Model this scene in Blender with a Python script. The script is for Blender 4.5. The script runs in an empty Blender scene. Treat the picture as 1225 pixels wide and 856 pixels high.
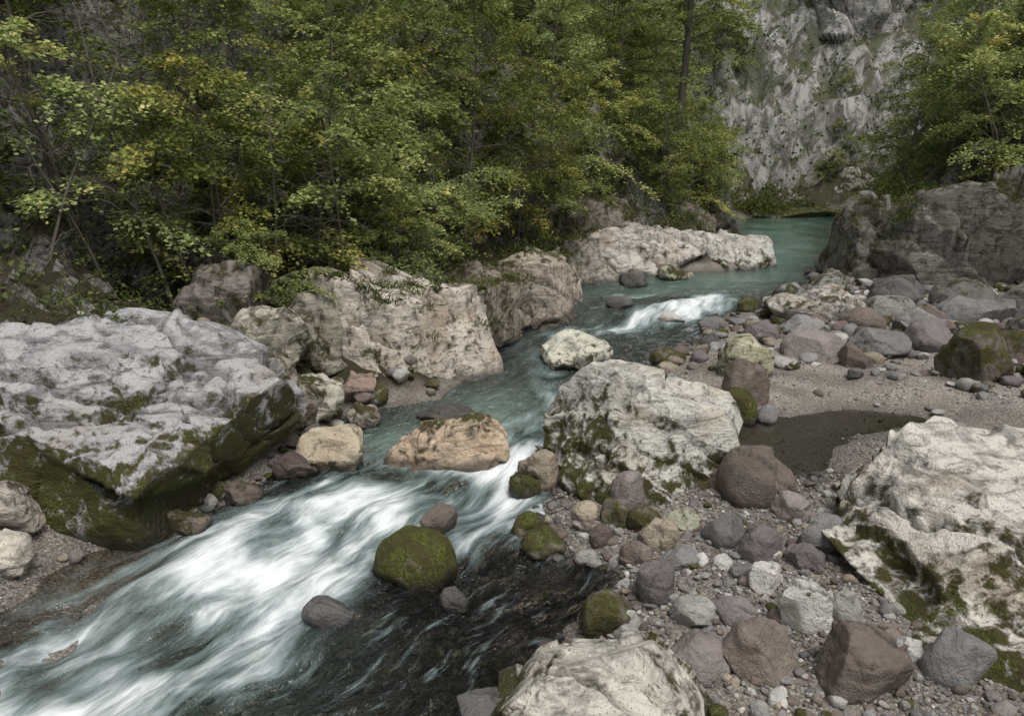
import bpy, bmesh, math, random
import numpy as np
from mathutils import Vector
R=np.random.RandomState
rng=R(7); random.seed(7)
scn=bpy.context.scene
COL=scn.collection

# ------------------------------------------------------------ noise
def _h(ix,iy,iz,s):
    n=(ix.astype(np.int64)*374761393+iy.astype(np.int64)*668265263+iz.astype(np.int64)*2147483647+s*1274126177)&0xffffffff
    n=((n^(n>>13))*1274126177)&0xffffffff
    n=(n^(n>>16))
    return (n&0xffff)/65535.0
def vn(P,s=0):
    P=np.asarray(P,float); I=np.floor(P).astype(np.int64); F=P-I
    F=F*F*F*(F*(F*6-15)+10)
    x,y,z=I[:,0],I[:,1],I[:,2]; u,v,w=F[:,0],F[:,1],F[:,2]
    def L(a,b,t): return a+(b-a)*t
    return L(L(L(_h(x,y,z,s),_h(x+1,y,z,s),u),L(_h(x,y+1,z,s),_h(x+1,y+1,z,s),u),v),
             L(L(_h(x,y,z+1,s),_h(x+1,y,z+1,s),u),L(_h(x,y+1,z+1,s),_h(x+1,y+1,z+1,s),u),v),w)*2-1
def fbm(P,o=4,s=0,g=.5):
    a=1;t=0;P=np.asarray(P,float)
    for i in range(o):
        t=t+a*vn(P,s+i*17); P=P*2.03+3.1; a*=g
    return t
def ridge(P,o=4,s=0):
    a=1;t=0;P=np.asarray(P,float)
    for i in range(o):
        t=t+a*(1-2*np.abs(vn(P,s+i*13))); P=P*2.1+1.7; a*=.5
    return t
def ss(a,b,x):
    t=np.clip((x-a)/(b-a),0,1); return t*t*(3-2*t)
def P3(x,y,k=1.0,z=0):
    x=np.asarray(x,float);y=np.asarray(y,float)
    return np.stack([x*k,y*k,np.full_like(x,z)],-1)

# ------------------------------------------------------------ river layout (metres)
LB=[(-4.0,-12),(-4.1,5.4),(-4.5,6.1),(-4.4,6.9),(-4.2,7.2),(-3.5,7.8),(-2.9,8.9),(-2.3,9.7),(-2.5,10.9),(-1.1,11.6),(-.8,13),(-.8,15.4),(0,17.6),(1.6,19.6),(3.6,21.2),(6.3,21.8),(7.0,24),(7.8,29),(9.3,35),(11,37.6),(17,38.6)]
RB=[(-.3,-12),(-.2,4.9),(.3,5.5),(.7,6.2),(1.0,6.8),(.5,7.3),(.3,7.8),(.4,9.0),(.5,10),(1.5,11.3),(2.3,12.8),(2.7,13.7),(3.9,15.4),(4.5,16.8),(6,18),(7.4,19.8),(8.4,22),(10.6,25.7),(13.5,33),(17,38.6)]
LBa=np.array(LB);RBa=np.array(RB)
def pdist(x,y,poly):
    d=np.full(x.shape,1e9)
    for i in range(len(poly)-1):
        ax,ay=poly[i];bx,by=poly[i+1];vx,vy=bx-ax,by-ay
        t=np.clip(((x-ax)*vx+(y-ay)*vy)/(vx*vx+vy*vy),0,1)
        d=np.minimum(d,np.hypot(x-ax-t*vx,y-ay-t*vy))
    return d
def wl(y): return np.interp(y,[-12,4,6,8,10,14,16.5,18,24,60],[-.14,-.1,0,.08,.2,.3,.36,.62,.7,.72])
def banks(x,y):
    xl=np.interp(y,LBa[:,1],LBa[:,0]); xr=np.interp(y,RBa[:,1],RBa[:,0])
    inside=(x>xl)&(x<xr)&(y<38.6)
    return inside,pdist(x,y,LB),pdist(x,y,RB)
def gs(x,y,cx,cy,rx,ry,a=0):
    c,s=math.cos(a),math.sin(a);dx,dy=x-cx,y-cy
    return np.exp(-(((dx*c+dy*s)/rx)**2+((-dx*s+dy*c)/ry)**2))
def fw(y): return np.interp(y,[-12,8,12,15,17,18.5,20,22,24,60],[9,9,8.5,7.5,7.2,6,3.4,1.0,.4,.4])
def ground(x,y,detail=True):
    x=np.asarray(x,float);y=np.asarray(y,float)
    ins,dl,dr=banks(x,y); w=wl(y)
    n1=fbm(P3(x,y,.35),4,3); n2=fbm(P3(x,y,1.6),3,9); n3=fbm(P3(x,y,6),3,21)
    hl=np.interp(dl,[0,.6,1.5,3,5,9,15,30,60,120],[.02,.35,.75,1.5,3.3,8,14.5,32,60,80])
    hl=hl*(1-.6*gs(x,y,-4.4,7.2,1.0,1.0))
    hl=hl+n1*np.clip(dl*.22,0,2.2)+n2*np.clip(dl*.16,0,.45)
    f=fw(y)+.5*n1; e=np.maximum(dr-f,0)
    hr=np.interp(dr,[0,.3,1,4,12],[.0,.07,.13,.2,.5])+.06*n1+.035*n2+.015*n3+np.interp(e,[0,1,3,8,20,60,120],[0,1.3,4,10,24,60,80])+n1*np.clip(e*.25,0,2)
    hr=hr-.27*gs(x,y,3.4,9.8,.8,1.4,.1)-.24*gs(x,y,5.2,10.8,1.2,.5)-.24*gs(x,y,6.6,9.2,2.1,.55,-.35)-.18*gs(x,y,4.3,10.4,.9,.4,.3)
    k=1/(1+np.exp(np.clip(-(dl-dr)/.4,-30,30)))
    out=hl*(1-k)+hr*k
    di=np.minimum(dl,dr)
    dep=np.interp(di,[0,.4,1.2,2.2],[0,.22,.45,.6])
    sh=np.clip(1-.75*gs(x,y,-4.0,6.5,1.1,1.6)-.55*gs(x,y,.1,6.2,1.3,1.6),.15,1)
    bed=-dep*sh+.05*n2+.02*n3
    return w+np.where(ins,bed,out)
def g1(x,y): return float(ground(np.array([x]),np.array([y]))[0])

# ------------------------------------------------------------ mesh helpers
def mk(name,V,F,mats,smooth=True,attrs=None,cols=None,uv=None,mi=None):
    V=np.asarray(V,np.float32);F=np.asarray(F,np.int32);k=F.shape[1]
    me=bpy.data.meshes.new(name)
    me.vertices.add(len(V));me.vertices.foreach_set("co",V.ravel())
    me.loops.add(F.size);me.loops.foreach_set("vertex_index",F.ravel())
    me.polygons.add(len(F));me.polygons.foreach_set("loop_start",np.arange(0,F.size,k,dtype=np.int32))
    me.polygons.foreach_set("loop_total",np.full(len(F),k,np.int32))
    me.polygons.foreach_set("use_smooth",np.full(len(F),smooth))
    for m in mats: me.materials.append(m)
    if mi is not None: me.polygons.foreach_set("material_index",np.asarray(mi,np.int32))
    me.update(calc_edges=True)
    for n,a in (attrs or {}).items():
        at=me.attributes.new(n,'FLOAT','POINT');at.data.foreach_set("value",np.asarray(a,np.float32))
    for n,a in (cols or {}).items():
        a=np.asarray(a,np.float32)
        if a.shape[1]==3:a=np.hstack([a,np.ones((len(a),1),np.float32)])
        at=me.attributes.new(n,'FLOAT_COLOR','POINT');at.data.foreach_set("color",a.ravel())
    if uv is not None:
        l=me.uv_layers.new(name="flow");l.data.foreach_set("uv",np.asarray(uv,np.float32)[F.ravel()].ravel())
    return me
def ob(name,me,loc=(0,0,0),parent=None):
    o=bpy.data.objects.new(name,me);o.location=loc;COL.objects.link(o)
    if parent:o.parent=parent
    return o
def grid(xs,ys):
    X,Y=np.meshgrid(xs,ys);nx,ny=len(xs),len(ys)
    i=np.arange(ny-1)[:,None]*nx+np.arange(nx-1)[None,:];i=i.ravel()
    return X.ravel(),Y.ravel(),np.stack([i,i+1,i+nx+1,i+nx],-1)
_ico={}
def ico(l):
    if l not in _ico:
        bm=bmesh.new();bmesh.ops.create_icosphere(bm,subdivisions=l,radius=1)
        _ico[l]=(np.array([v.co[:] for v in bm.verts]),np.array([[v.index for v in f.verts] for f in bm.faces]));bm.free()
    return _ico[l]

# ------------------------------------------------------------ node helpers
class N:
    def __init__(s,name):
        s.m=bpy.data.materials.new(name);s.m.use_nodes=True;s.t=s.m.node_tree;s.t.nodes.clear()
    def n(s,ty,ins=None,**kw):
        nd=s.t.nodes.new(ty)
        for k,v in kw.items():setattr(nd,k,v)
        for k,v in (ins or {}).items():
            if isinstance(v,bpy.types.NodeSocket): s.t.links.new(v,nd.inputs[k])
            else: nd.inputs[k].default_value=v
        return nd
    def noise(s,vec,sc,det=5,rough=.55,dist=0):
        return s.n('ShaderNodeTexNoise',{'Vector':vec,'Scale':sc,'Detail':det,'Roughness':rough,'Distortion':dist}).outputs['Fac']
    def mr(s,v,a,b,c=0,d=1,sm=True):
        return s.n('ShaderNodeMapRange',{'Value':v,'From Min':a,'From Max':b,'To Min':c,'To Max':d},interpolation_type='SMOOTHSTEP' if sm else 'LINEAR').outputs[0]
    def ma(s,op,a,b=0.0,cl=False):
        return s.n('ShaderNodeMath',{0:a,1:b},operation=op,use_clamp=cl).outputs[0]
    def mix(s,f,a,b,bt='MIX'):
        nd=s.n('ShaderNodeMix',data_type='RGBA',blend_type=bt)
        for k,v in ((0,f),(6,a),(7,b)):
            if isinstance(v,bpy.types.NodeSocket): s.t.links.new(v,nd.inputs[k])
            else:
                nd.inputs[k].default_value=v if k==0 else (*v,1) if len(v)==3 else v
        return nd.outputs[2]
    def at(s,n,o='Fac'): return s.n('ShaderNodeAttribute',attribute_name=n).outputs[o]
    def bump(s,h,st,d=.05,nrm=None):
        i={'Height':h,'Strength':st,'Distance':d}
        if nrm:i['Normal']=nrm
        return s.n('ShaderNodeBump',i).outputs[0]
    def out(s,sh): s.n('ShaderNodeOutputMaterial',{'Surface':sh});return s.m

# rock material -------------------------------------------------
def rock_mat():
    k=N("rock");pos=k.n('ShaderNodeNewGeometry').outputs['Position']
    base=k.at('base','Color');moss=k.at('moss');wet=k.at('wet');lime=k.at('lime');crk=k.at('crack')
    n1=k.noise(pos,1.3,3,.6);n2=k.noise(pos,8,5,.72,.3);n3=k.noise(pos,42,3,.7);n4=k.noise(pos,3.6,3,.65,1.0)
    mp=k.n('ShaderNodeMapping',{'Vector':pos,'Rotation':(.35,.45,.5),'Scale':(1.6,2.2,9.5)}).outputs[0]
    bed=k.noise(mp,1.1,5,.72,.8)
    val=k.mr(k.ma('ADD',k.ma('MULTIPLY',n1,.5),k.ma('MULTIPLY',n2,.5)),.3,.7,.6,1.35,False)
    c=k.mix(1.0,base,k.n('ShaderNodeCombineXYZ',{0:val,1:val,2:val}).outputs[0],'MULTIPLY')
    grey=k.mix(k.mr(k.ma('ADD',k.ma('MULTIPLY',n4,.6),k.ma('MULTIPLY',bed,.4)),.44,.6),(.70,.68,.63),(.36,.35,.33))
    grey=k.mix(k.ma('MULTIPLY',k.mr(n1,.5,.7),.5),grey,(.42,.33,.23))
    grey=k.mix(k.ma('MULTIPLY',k.mr(bed,.54,.66),.7),grey,(.13,.123,.11))
    grey=k.mix(k.ma('MULTIPLY',k.mr(n2,.56,.66),.7),grey,(.10,.095,.08))
    grey=k.mix(k.ma('MULTIPLY',k.mr(n3,.55,.68),.45),grey,(.16,.15,.135))
    grey=k.mix(1.0,grey,base,'MULTIPLY')
    c=k.mix(lime,c,grey)
    c=k.mix(k.ma('MULTIPLY',k.mr(n3,.55,.7),.3),c,(.05,.05,.045))
    mm=k.ma('ADD',moss,k.ma('ADD',k.ma('MULTIPLY',k.ma('SUBTRACT',n2,.5),2.4),k.ma('MULTIPLY',k.ma('SUBTRACT',n4,.5),2.3)))
    dk=k.mr(mm,.10,.5)
    c=k.mix(k.ma('MULTIPLY',dk,.78),c,(.075,.063,.038))
    mk_=k.mr(mm,.43,.62)
    mc=k.mix(k.mr(n3,.35,.68),(.022,.031,.006),(.13,.145,.02))
    mc=k.mix(k.mr(n4,.38,.6),mc,(.058,.052,.015))
    c=k.mix(mk_,c,mc)
    c=k.mix(k.ma('MULTIPLY',crk,.7),c,(.035,.03,.025))
    c=k.mix(k.ma('MULTIPLY',wet,.72),c,(.022,.018,.014))
    ro=k.ma('SUBTRACT',.85,k.ma('MULTIPLY',wet,.5))
    h=k.ma('ADD',k.ma('MULTIPLY',n2,1.0),k.ma('MULTIPLY',n3,.4))
    h=k.ma('ADD',h,k.ma('MULTIPLY',k.ma('MULTIPLY',bed,lime),.9))
    b=k.bump(h,.9,.06)
    p=k.n('ShaderNodeBsdfPrincipled',{'Base Color':c,'Roughness':ro,'Normal':b,'Specular IOR Level':.35})
    return k.out(p.outputs[0])
ROCK=rock_mat()

def ground_mat():
    k=N("forest_soil_and_gravel");pos=k.n('ShaderNodeNewGeometry').outputs['Position']
    soil=k.at('soil');wet=k.at('wet')
    n1=k.noise(pos,1.5,4,.6);n2=k.noise(pos,12,4,.65)
    v=k.n('ShaderNodeTexVoronoi',{'Vector':pos,'Scale':38.0,'Randomness':1.0})
    v2=k.n('ShaderNodeTexVoronoi',{'Vector':pos,'Scale':95.0})
    pc=k.mix(k.n('ShaderNodeSeparateColor',{0:v.outputs['Color']}).outputs[0],(.20,.18,.16),(.50,.47,.43))
    pc=k.mix(k.ma('MULTIPLY',k.n('ShaderNodeSeparateColor',{0:v2.outputs['Color']}).outputs[1],.6),pc,(.32,.28,.235))
    pc=k.mix(k.mr(v.outputs['Distance'],.25,.75,0,.7),pc,(.10,.085,.07))
    pc=k.mix(k.mr(n1,.45,.7,0,.4),pc,(.27,.215,.165))
    sc=k.mix(n1,(.018,.014,.009),(.05,.038,.022))
    sc=k.mix(k.mr(n2,.5,.65,0,.8),sc,(.035,.045,.012))
    gn=k.n('ShaderNodeNewGeometry')
    nz=k.n('ShaderNodeSeparateXYZ',{0:gn.outputs['True Normal']}).outputs[2]
    far=k.mr(k.n('ShaderNodeSeparateXYZ',{0:pos}).outputs[1],36,46)
    rk=k.mix(k.mr(n2,.4,.62),(.24,.23,.215),(.06,.055,.05))
    n5=k.noise(k.n('ShaderNodeMapping',{'Vector':pos,'Scale':(1,1,.3)}).outputs[0],1.6,7,.72,.5)
    n6=k.noise(pos,.35,5,.6,.4)
    rk=k.mix(far,rk,k.mix(k.mr(n5,.42,.6),(.52,.51,.49),(.10,.095,.085)))
    sc=k.mix(far,sc,k.mix(k.mr(n5,.4,.6),(.05,.06,.025),(.11,.115,.06)))
    steep=k.ma('MULTIPLY',k.mr(k.ma('ADD',nz,k.ma('MULTIPLY',k.ma('SUBTRACT',n1,.5),.8)),k.ma('ADD',.42,k.ma('MULTIPLY',far,.06)),k.ma('ADD',.62,k.ma('MULTIPLY',far,.2)),1,0),.9)
    steep=k.ma('MULTIPLY',steep,k.ma('SUBTRACT',1.0,k.ma('MULTIPLY',far,k.mr(n6,.5,.6,0,.8))))
    sc=k.mix(steep,sc,rk)
    c=k.mix(soil,pc,sc)
    c=k.mix(k.ma('MULTIPLY',wet,.72),c,(.035,.03,.02))
    h=k.ma('ADD',k.ma('MULTIPLY',v.outputs['Distance'],-.5),k.ma('ADD',n2,k.ma('MULTIPLY',k.ma('MULTIPLY',n5,far),14.0)))
    p=k.n('ShaderNodeBsdfPrincipled',{'Base Color':c,'Roughness':k.ma('SUBTRACT',.9,k.ma('MULTIPLY',wet,.5)),'Normal':k.bump(h,.7,.04),'Specular IOR Level':.3})
    return k.out(p.outputs[0])
GROUND=ground_mat()

def water_mat():
    k=N("stream_water");uv=k.n('ShaderNodeUVMap',uv_map="flow").outputs[0]
    foam=k.at('foam');turb=k.at('turb');tint=k.at('tint','Color');rip=k.at('rip')
    def st(a,b,det,di,r=.55):
        m=k.n('ShaderNodeMapping',{'Vector':uv,'Scale':(a,b,1)}).outputs[0]
        return k.noise(m,1,det,r,di)
    s1=st(.9,2.4,4,.25,.6);s2=st(1.5,7,5,.3,.65);s3=st(3.2,6.5,4,1.0,.6);s4=st(.9,1.3,2,.2);s6=st(1.4,34,2,.1)
    a=k.ma('ADD',k.ma('MULTIPLY',k.ma('SUBTRACT',s1,.5),2.0),k.ma('MULTIPLY',k.ma('SUBTRACT',s2,.5),1.3))
    a=k.ma('ADD',a,k.ma('MULTIPLY',k.ma('SUBTRACT',s4,.5),2.1))
    a=k.ma('ADD',a,k.ma('MULTIPLY',k.ma('SUBTRACT',s6,.5),.25))
    fm=k.mr(k.ma('ADD',foam,a),.10,1.32,0,1,False)
    fm=k.ma('MULTIPLY',fm,k.mr(foam,.02,.35))
    fm=k.ma('MAXIMUM',fm,k.ma('MULTIPLY',k.mr(s2,.54,.74),k.ma('MULTIPLY',rip,.36)))
    h=k.ma('ADD',k.ma('MULTIPLY',s3,1.0),k.ma('MULTIPLY',s1,1.0))
    nb=k.bump(h,k.mr(rip,0,1,.03,1,False),.5)
    tr=k.n('ShaderNodeBsdfTransparent',{'Color':k.mix(.5,(1,1,1),tint)}).outputs[0]
    body=k.n('ShaderNodeBsdfDiffuse',{'Color':tint,'Normal':nb}).outputs[0]
    sub=k.n('ShaderNodeMixShader',{0:turb,1:tr,2:body}).outputs[0]
    gl=k.n('ShaderNodeBsdfGlossy',{'Color':(1,1,1,1),'Roughness':.08,'Normal':nb}).outputs[0]
    fr=k.ma('MULTIPLY',k.n('ShaderNodeFresnel',{'IOR':1.4,'Normal':nb}).outputs[0],1.25,True)
    w=k.n('ShaderNodeMixShader',{0:fr,1:sub,2:gl}).outputs[0]
    fc=k.mix(k.mr(fm,.2,.85),(.33,.44,.44),(.83,.87,.88))
    fo=k.n('ShaderNodeBsdfDiffuse',{'Color':fc,'Normal':k.bump(k.ma('ADD',s1,k.ma('MULTIPLY',s2,.6)),.6,.15)}).outputs[0]
    return k.out(k.n('ShaderNodeMixShader',{0:fm,1:w,2:fo}).outputs[0])
WATER=water_mat()

def leaf_mat(name,a,b,c_,trans=.35):
    k=N(name);v=k.at('lc');r=k.n('ShaderNodeObjectInfo').outputs['Random']
    c=k.mix(k.mr(v,0,.6,0,1,False),a,b);c=k.mix(k.mr(v,.75,1.05,0,1,False),c,c_)
    hs=k.n('ShaderNodeHueSaturation',{'Hue':k.mr(r,0,1,.49,.512,False),'Saturation':k.mr(r,0,1,1.0,.8,False),'Value':k.mr(r,0,1,.7,1.3,False),'Color':c}).outputs[0]
    p=k.n('ShaderNodeBsdfDiffuse',{'Color':hs}).outputs[0]
    t=k.n('ShaderNodeBsdfTranslucent',{'Color':hs}).outputs[0]
    return k.out(k.n('ShaderNodeMixShader',{0:trans,1:p,2:t}).outputs[0])
LEAF=leaf_mat("broad_leaves",(.10,.145,.035),(.30,.355,.09),(.60,.53,.13),.35)
LEAFD=leaf_mat("undergrowth_leaves",(.04,.06,.015),(.14,.17,.04),(.28,.24,.07))
NEED=leaf_mat("needles",(.065,.11,.045),(.16,.21,.075),(.25,.27,.1),.25)
def bark():
    k=N("bark");pos=k.n('ShaderNodeNewGeometry').outputs['Position']
    n=k.noise(k.n('ShaderNodeMapping',{'Vector':pos,'Scale':(14,14,3)}).outputs[0],1,4)
    p=k.n('ShaderNodeBsdfPrincipled',{'Base Color':k.mix(n,(.04,.034,.027),(.22,.195,.165)),'Roughness':.9,'Normal':k.bump(n,.6,.02)})
    return k.out(p.outputs[0])
BARK=bark()

# ------------------------------------------------------------ terrain
def axis(a,b,step,lo,hi,gr=1.09):
    c=list(np.arange(a,b,step));s=step;x=b
    while x<hi: c.append(x);s*=gr;x+=s
    c.append(hi);s=step;x=a;l=[]
    while x>lo: s*=gr;x-=s;l.append(x)
    return np.array(l[::-1]+c)
xs=axis(-7,9,.07,-90,110,1.035);ys=axis(4,22,.08,-15,150,1.02)
X,Y,F=grid(xs,ys);Z=ground(X,Y)
ins,dl,dr=banks(X,Y)
far=ss(38,44,Y)
Z=Z+far*(1.1*ridge(P3(X,Y,.22),5,61)+.5*fbm(P3(X,Y,.8),3,62))
soil=np.where(dl<dr,ss(.0,.35,dl+.15*fbm(P3(X,Y,2),2)),ss(0,.8,dr-fw(Y)+.4*fbm(P3(X,Y,1),2)));soil=np.where(ins,0,soil)
sandpatch=gs(X,Y,-4.5,6.85,.7,.7);soil=soil*(1-ss(.2,.6,sandpatch))
wet=np.where(ins,.85-.6*gs(X,Y,-4.0,6.5,1.0,1.4),ss(.17,-.01,Z-wl(Y)+.03*fbm(P3(X,Y,3),3,5))*.85);wet=np.where(soil>.5,0,wet)
wet=np.maximum(wet,.5*ss(.35,.8,fbm(P3(X,Y,.9),3,77)+.3)*(1-soil)*(~ins))
me=mk("ground",np.stack([X,Y,Z],-1),F,[GROUND],attrs={'soil':soil,'wet':wet});ob("ground",me)

# ------------------------------------------------------------ water
CL=np.array([(-5.6,1.5),(-4.4,3.6),(-3.3,5.3),(-2.5,6.7),(-1.5,8.0),(-.6,9.3),(.0,10.6),(.5,12.5),(1.4,15),(2.8,17.2),(4.8,19.4),(7.2,22),(8.8,26),(10.5,31),(12.5,36),(14,42)])
tt=np.linspace(0,len(CL)-1,120);CLs=np.stack([np.interp(tt,range(len(CL)),CL[:,i]) for i in (0,1)],-1)
for _ in range(12): CLs[1:-1]=.25*CLs[:-2]+.5*CLs[1:-1]+.25*CLs[2:]
def flow(x,y):
    best=np.full(x.shape,1e9);S=np.zeros_like(x);T=np.zeros_like(x)
    seg=np.hypot(*(CLs[1:]-CLs[:-1]).T);acc=np.concatenate([[0],np.cumsum(seg)])
    for i in range(len(CLs)-1):
        ax,ay=CLs[i];vx,vy=CLs[i+1]-CLs[i];l=seg[i]
        t=((x-ax)*vx+(y-ay)*vy)/(l*l)
        tc=np.clip(t,0,1);d=np.hypot(x-ax-tc*vx,y-ay-tc*vy)
        m=d<best;best=np.where(m,d,best)
        S=np.where(m,acc[i]+tc*l,S);T=np.where(m,np.sign(vx*(y-ay)-vy*(x-ax))*d,T)
    return S,T
xs=axis(-5.5,7.5,.045,-8,22,1.04);ys=axis(3.8,19,.05,-10,40.5,1.03)
X,Y,F=grid(xs,ys)
ins,dl,dr=banks(X,Y)
S,T=flow(X,Y)
foam=np.zeros_like(X)
FO=[(-.1,8.4,.8,.75,0,.8),(-1.1,8.35,1.0,.55,.3,.95),(-1.9,7.9,.9,.6,.5,.9),(-2.7,7.35,.8,.6,.9,.85),(-1.9,7.0,.7,.5,.9,.85),
    (-3.1,6.2,.7,.8,.9,.7),(-2.2,5.95,.7,.6,1,.75),(-3.2,5.2,1.1,.7,1,.9),(-2.0,5.4,.35,.35,1,.5),(-3.8,4.7,1.2,.8,1,.9),
    (.0,9.8,.5,.7,1.2,.65),(.35,10.6,.35,.6,1.2,.55),(-1.6,9.3,.7,.35,.3,.5),(-.6,10.1,.8,.35,.2,.4),(-.1,9.0,.7,.5,0,.65),
    (.1,7.7,.5,.4,0,.6),(-.6,7.4,.7,.35,.3,.6),(-1.6,6.5,.5,.35,.6,.45),(.9,11.6,.5,.6,.8,.35),
    (3.5,16.9,.9,.45,.5,1.0),(4.3,17.7,.9,.4,.6,.95),(2.3,16.2,1.2,.4,.6,.5),(2.8,18.3,1.0,.25,.4,.4),(1.2,15.2,1.1,.7,.8,.35),(1.0,13,.8,.8,.8,.28)]
for x,y,a,b,r,s in FO: foam=1-(1-foam)*(1-np.clip(s*gs(X,Y,x,y,a*1.1,b*1.1,r),0,1))
foam*=1-.93*gs(X,Y,.0,6.0,1.4,1.1)
foam*=1-.8*gs(X,Y,-1.9,4.7,.7,.6)
for x,y,r in [(-1.6,6.15,.3),(-.93,6.88,.45),(-2.9,6.6,.35),(-3.6,5.6,.35),(-2.4,7.9,.25),(-1.3,7.6,.25),(-2.9,5.7,.25),(-.85,8.9,.3)]:
    foam*=1-.6*gs(X,Y,x-.35*r,y-.8*r,r*1.6,r*.9,.9)
foam=np.where(ins,foam,foam*np.exp(-np.minimum(dl,dr)/.3))
rip=np.where(ins,.65+.4*np.clip(foam*1.5,0,1),.02)
rip=rip*(1-.9*gs(X,Y,-4.1,6.9,.9,.7))*np.where(Y>20,.4,1)*np.where(Y>24,.2,1)
rip=np.clip(rip+.75*gs(X,Y,-.2,5.8,1.5,1.3),0,1.35)*np.where(ins,1,.1)
di=np.minimum(dl,dr)
turb=np.interp(di,[0,.3,1,2],[.03,.12,.26,.36])*np.where(ins,1,0)
turb*=1-.8*gs(X,Y,.0,6.1,1.5,1.5)-.75*gs(X,Y,-4.1,6.6,1.0,1.2)
turb=np.where(Y>18,np.clip(turb*2.2,0,.8),turb)
def cm(a,b,t): return np.array(a)*(1-t[:,None])+np.array(b)*t[:,None]
tint=cm((.12,.165,.135),(.16,.33,.28),ss(17,24,Y))
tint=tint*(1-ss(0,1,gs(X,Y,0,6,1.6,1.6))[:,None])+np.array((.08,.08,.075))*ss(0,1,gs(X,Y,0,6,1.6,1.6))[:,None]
g_=np.clip(gs(X,Y,-.3,11.0,1.2,1.4,.6)+gs(X,Y,-1.7,10.0,.9,.5),0,1);tint=cm((0,0,0),(.24,.36,.30),g_)+tint*(1-g_[:,None])
turb=np.clip(turb+.28*g_+.1*foam,0,.85)
g_=np.clip(gs(X,Y,-4.1,6.6,1.1,1.2),0,1);tint=cm((0,0,0),(.30,.25,.18),g_)+tint*(1-g_[:,None])
g_=np.where(ins,0,1.0);tint=cm((0,0,0),(.16,.14,.09),g_)+tint*(1-g_[:,None])
U=np.stack([S*1.0,T*1.0,np.zeros_like(S)],-1)
wav=np.clip(foam,0,1)
Z=wl(Y)+(.11*vn(U*[.9,1.5,1],5)+.055*vn(U*[2.0,3.0,1],6))*(.2+wav)*np.where(ins,1,0)*np.clip(di/.4,0,1)
Z+=np.where(ins,.026*fbm(U*[2.6,4.5,1],3,31)*rip,0)
wx=fbm(P3(X,Y,.8),3,51)*.15;wy=fbm(P3(X,Y,.9),2,52)*.14
cx=X[F].mean(1);cy=Y[F].mean(1);i2,a2,b2=banks(cx,cy)
keep=i2|(np.minimum(a2,b2)<.8)|((cx>2)&(cx<9)&(cy>8)&(cy<12.3))
me=mk("stream_water",np.stack([X,Y,Z],-1),F[keep],[WATER],attrs={'foam':foam,'turb':turb,'rip':rip},cols={'tint':tint},uv=np.stack([S+wx,T+wy],-1))
ob("stream_water",me)

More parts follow.
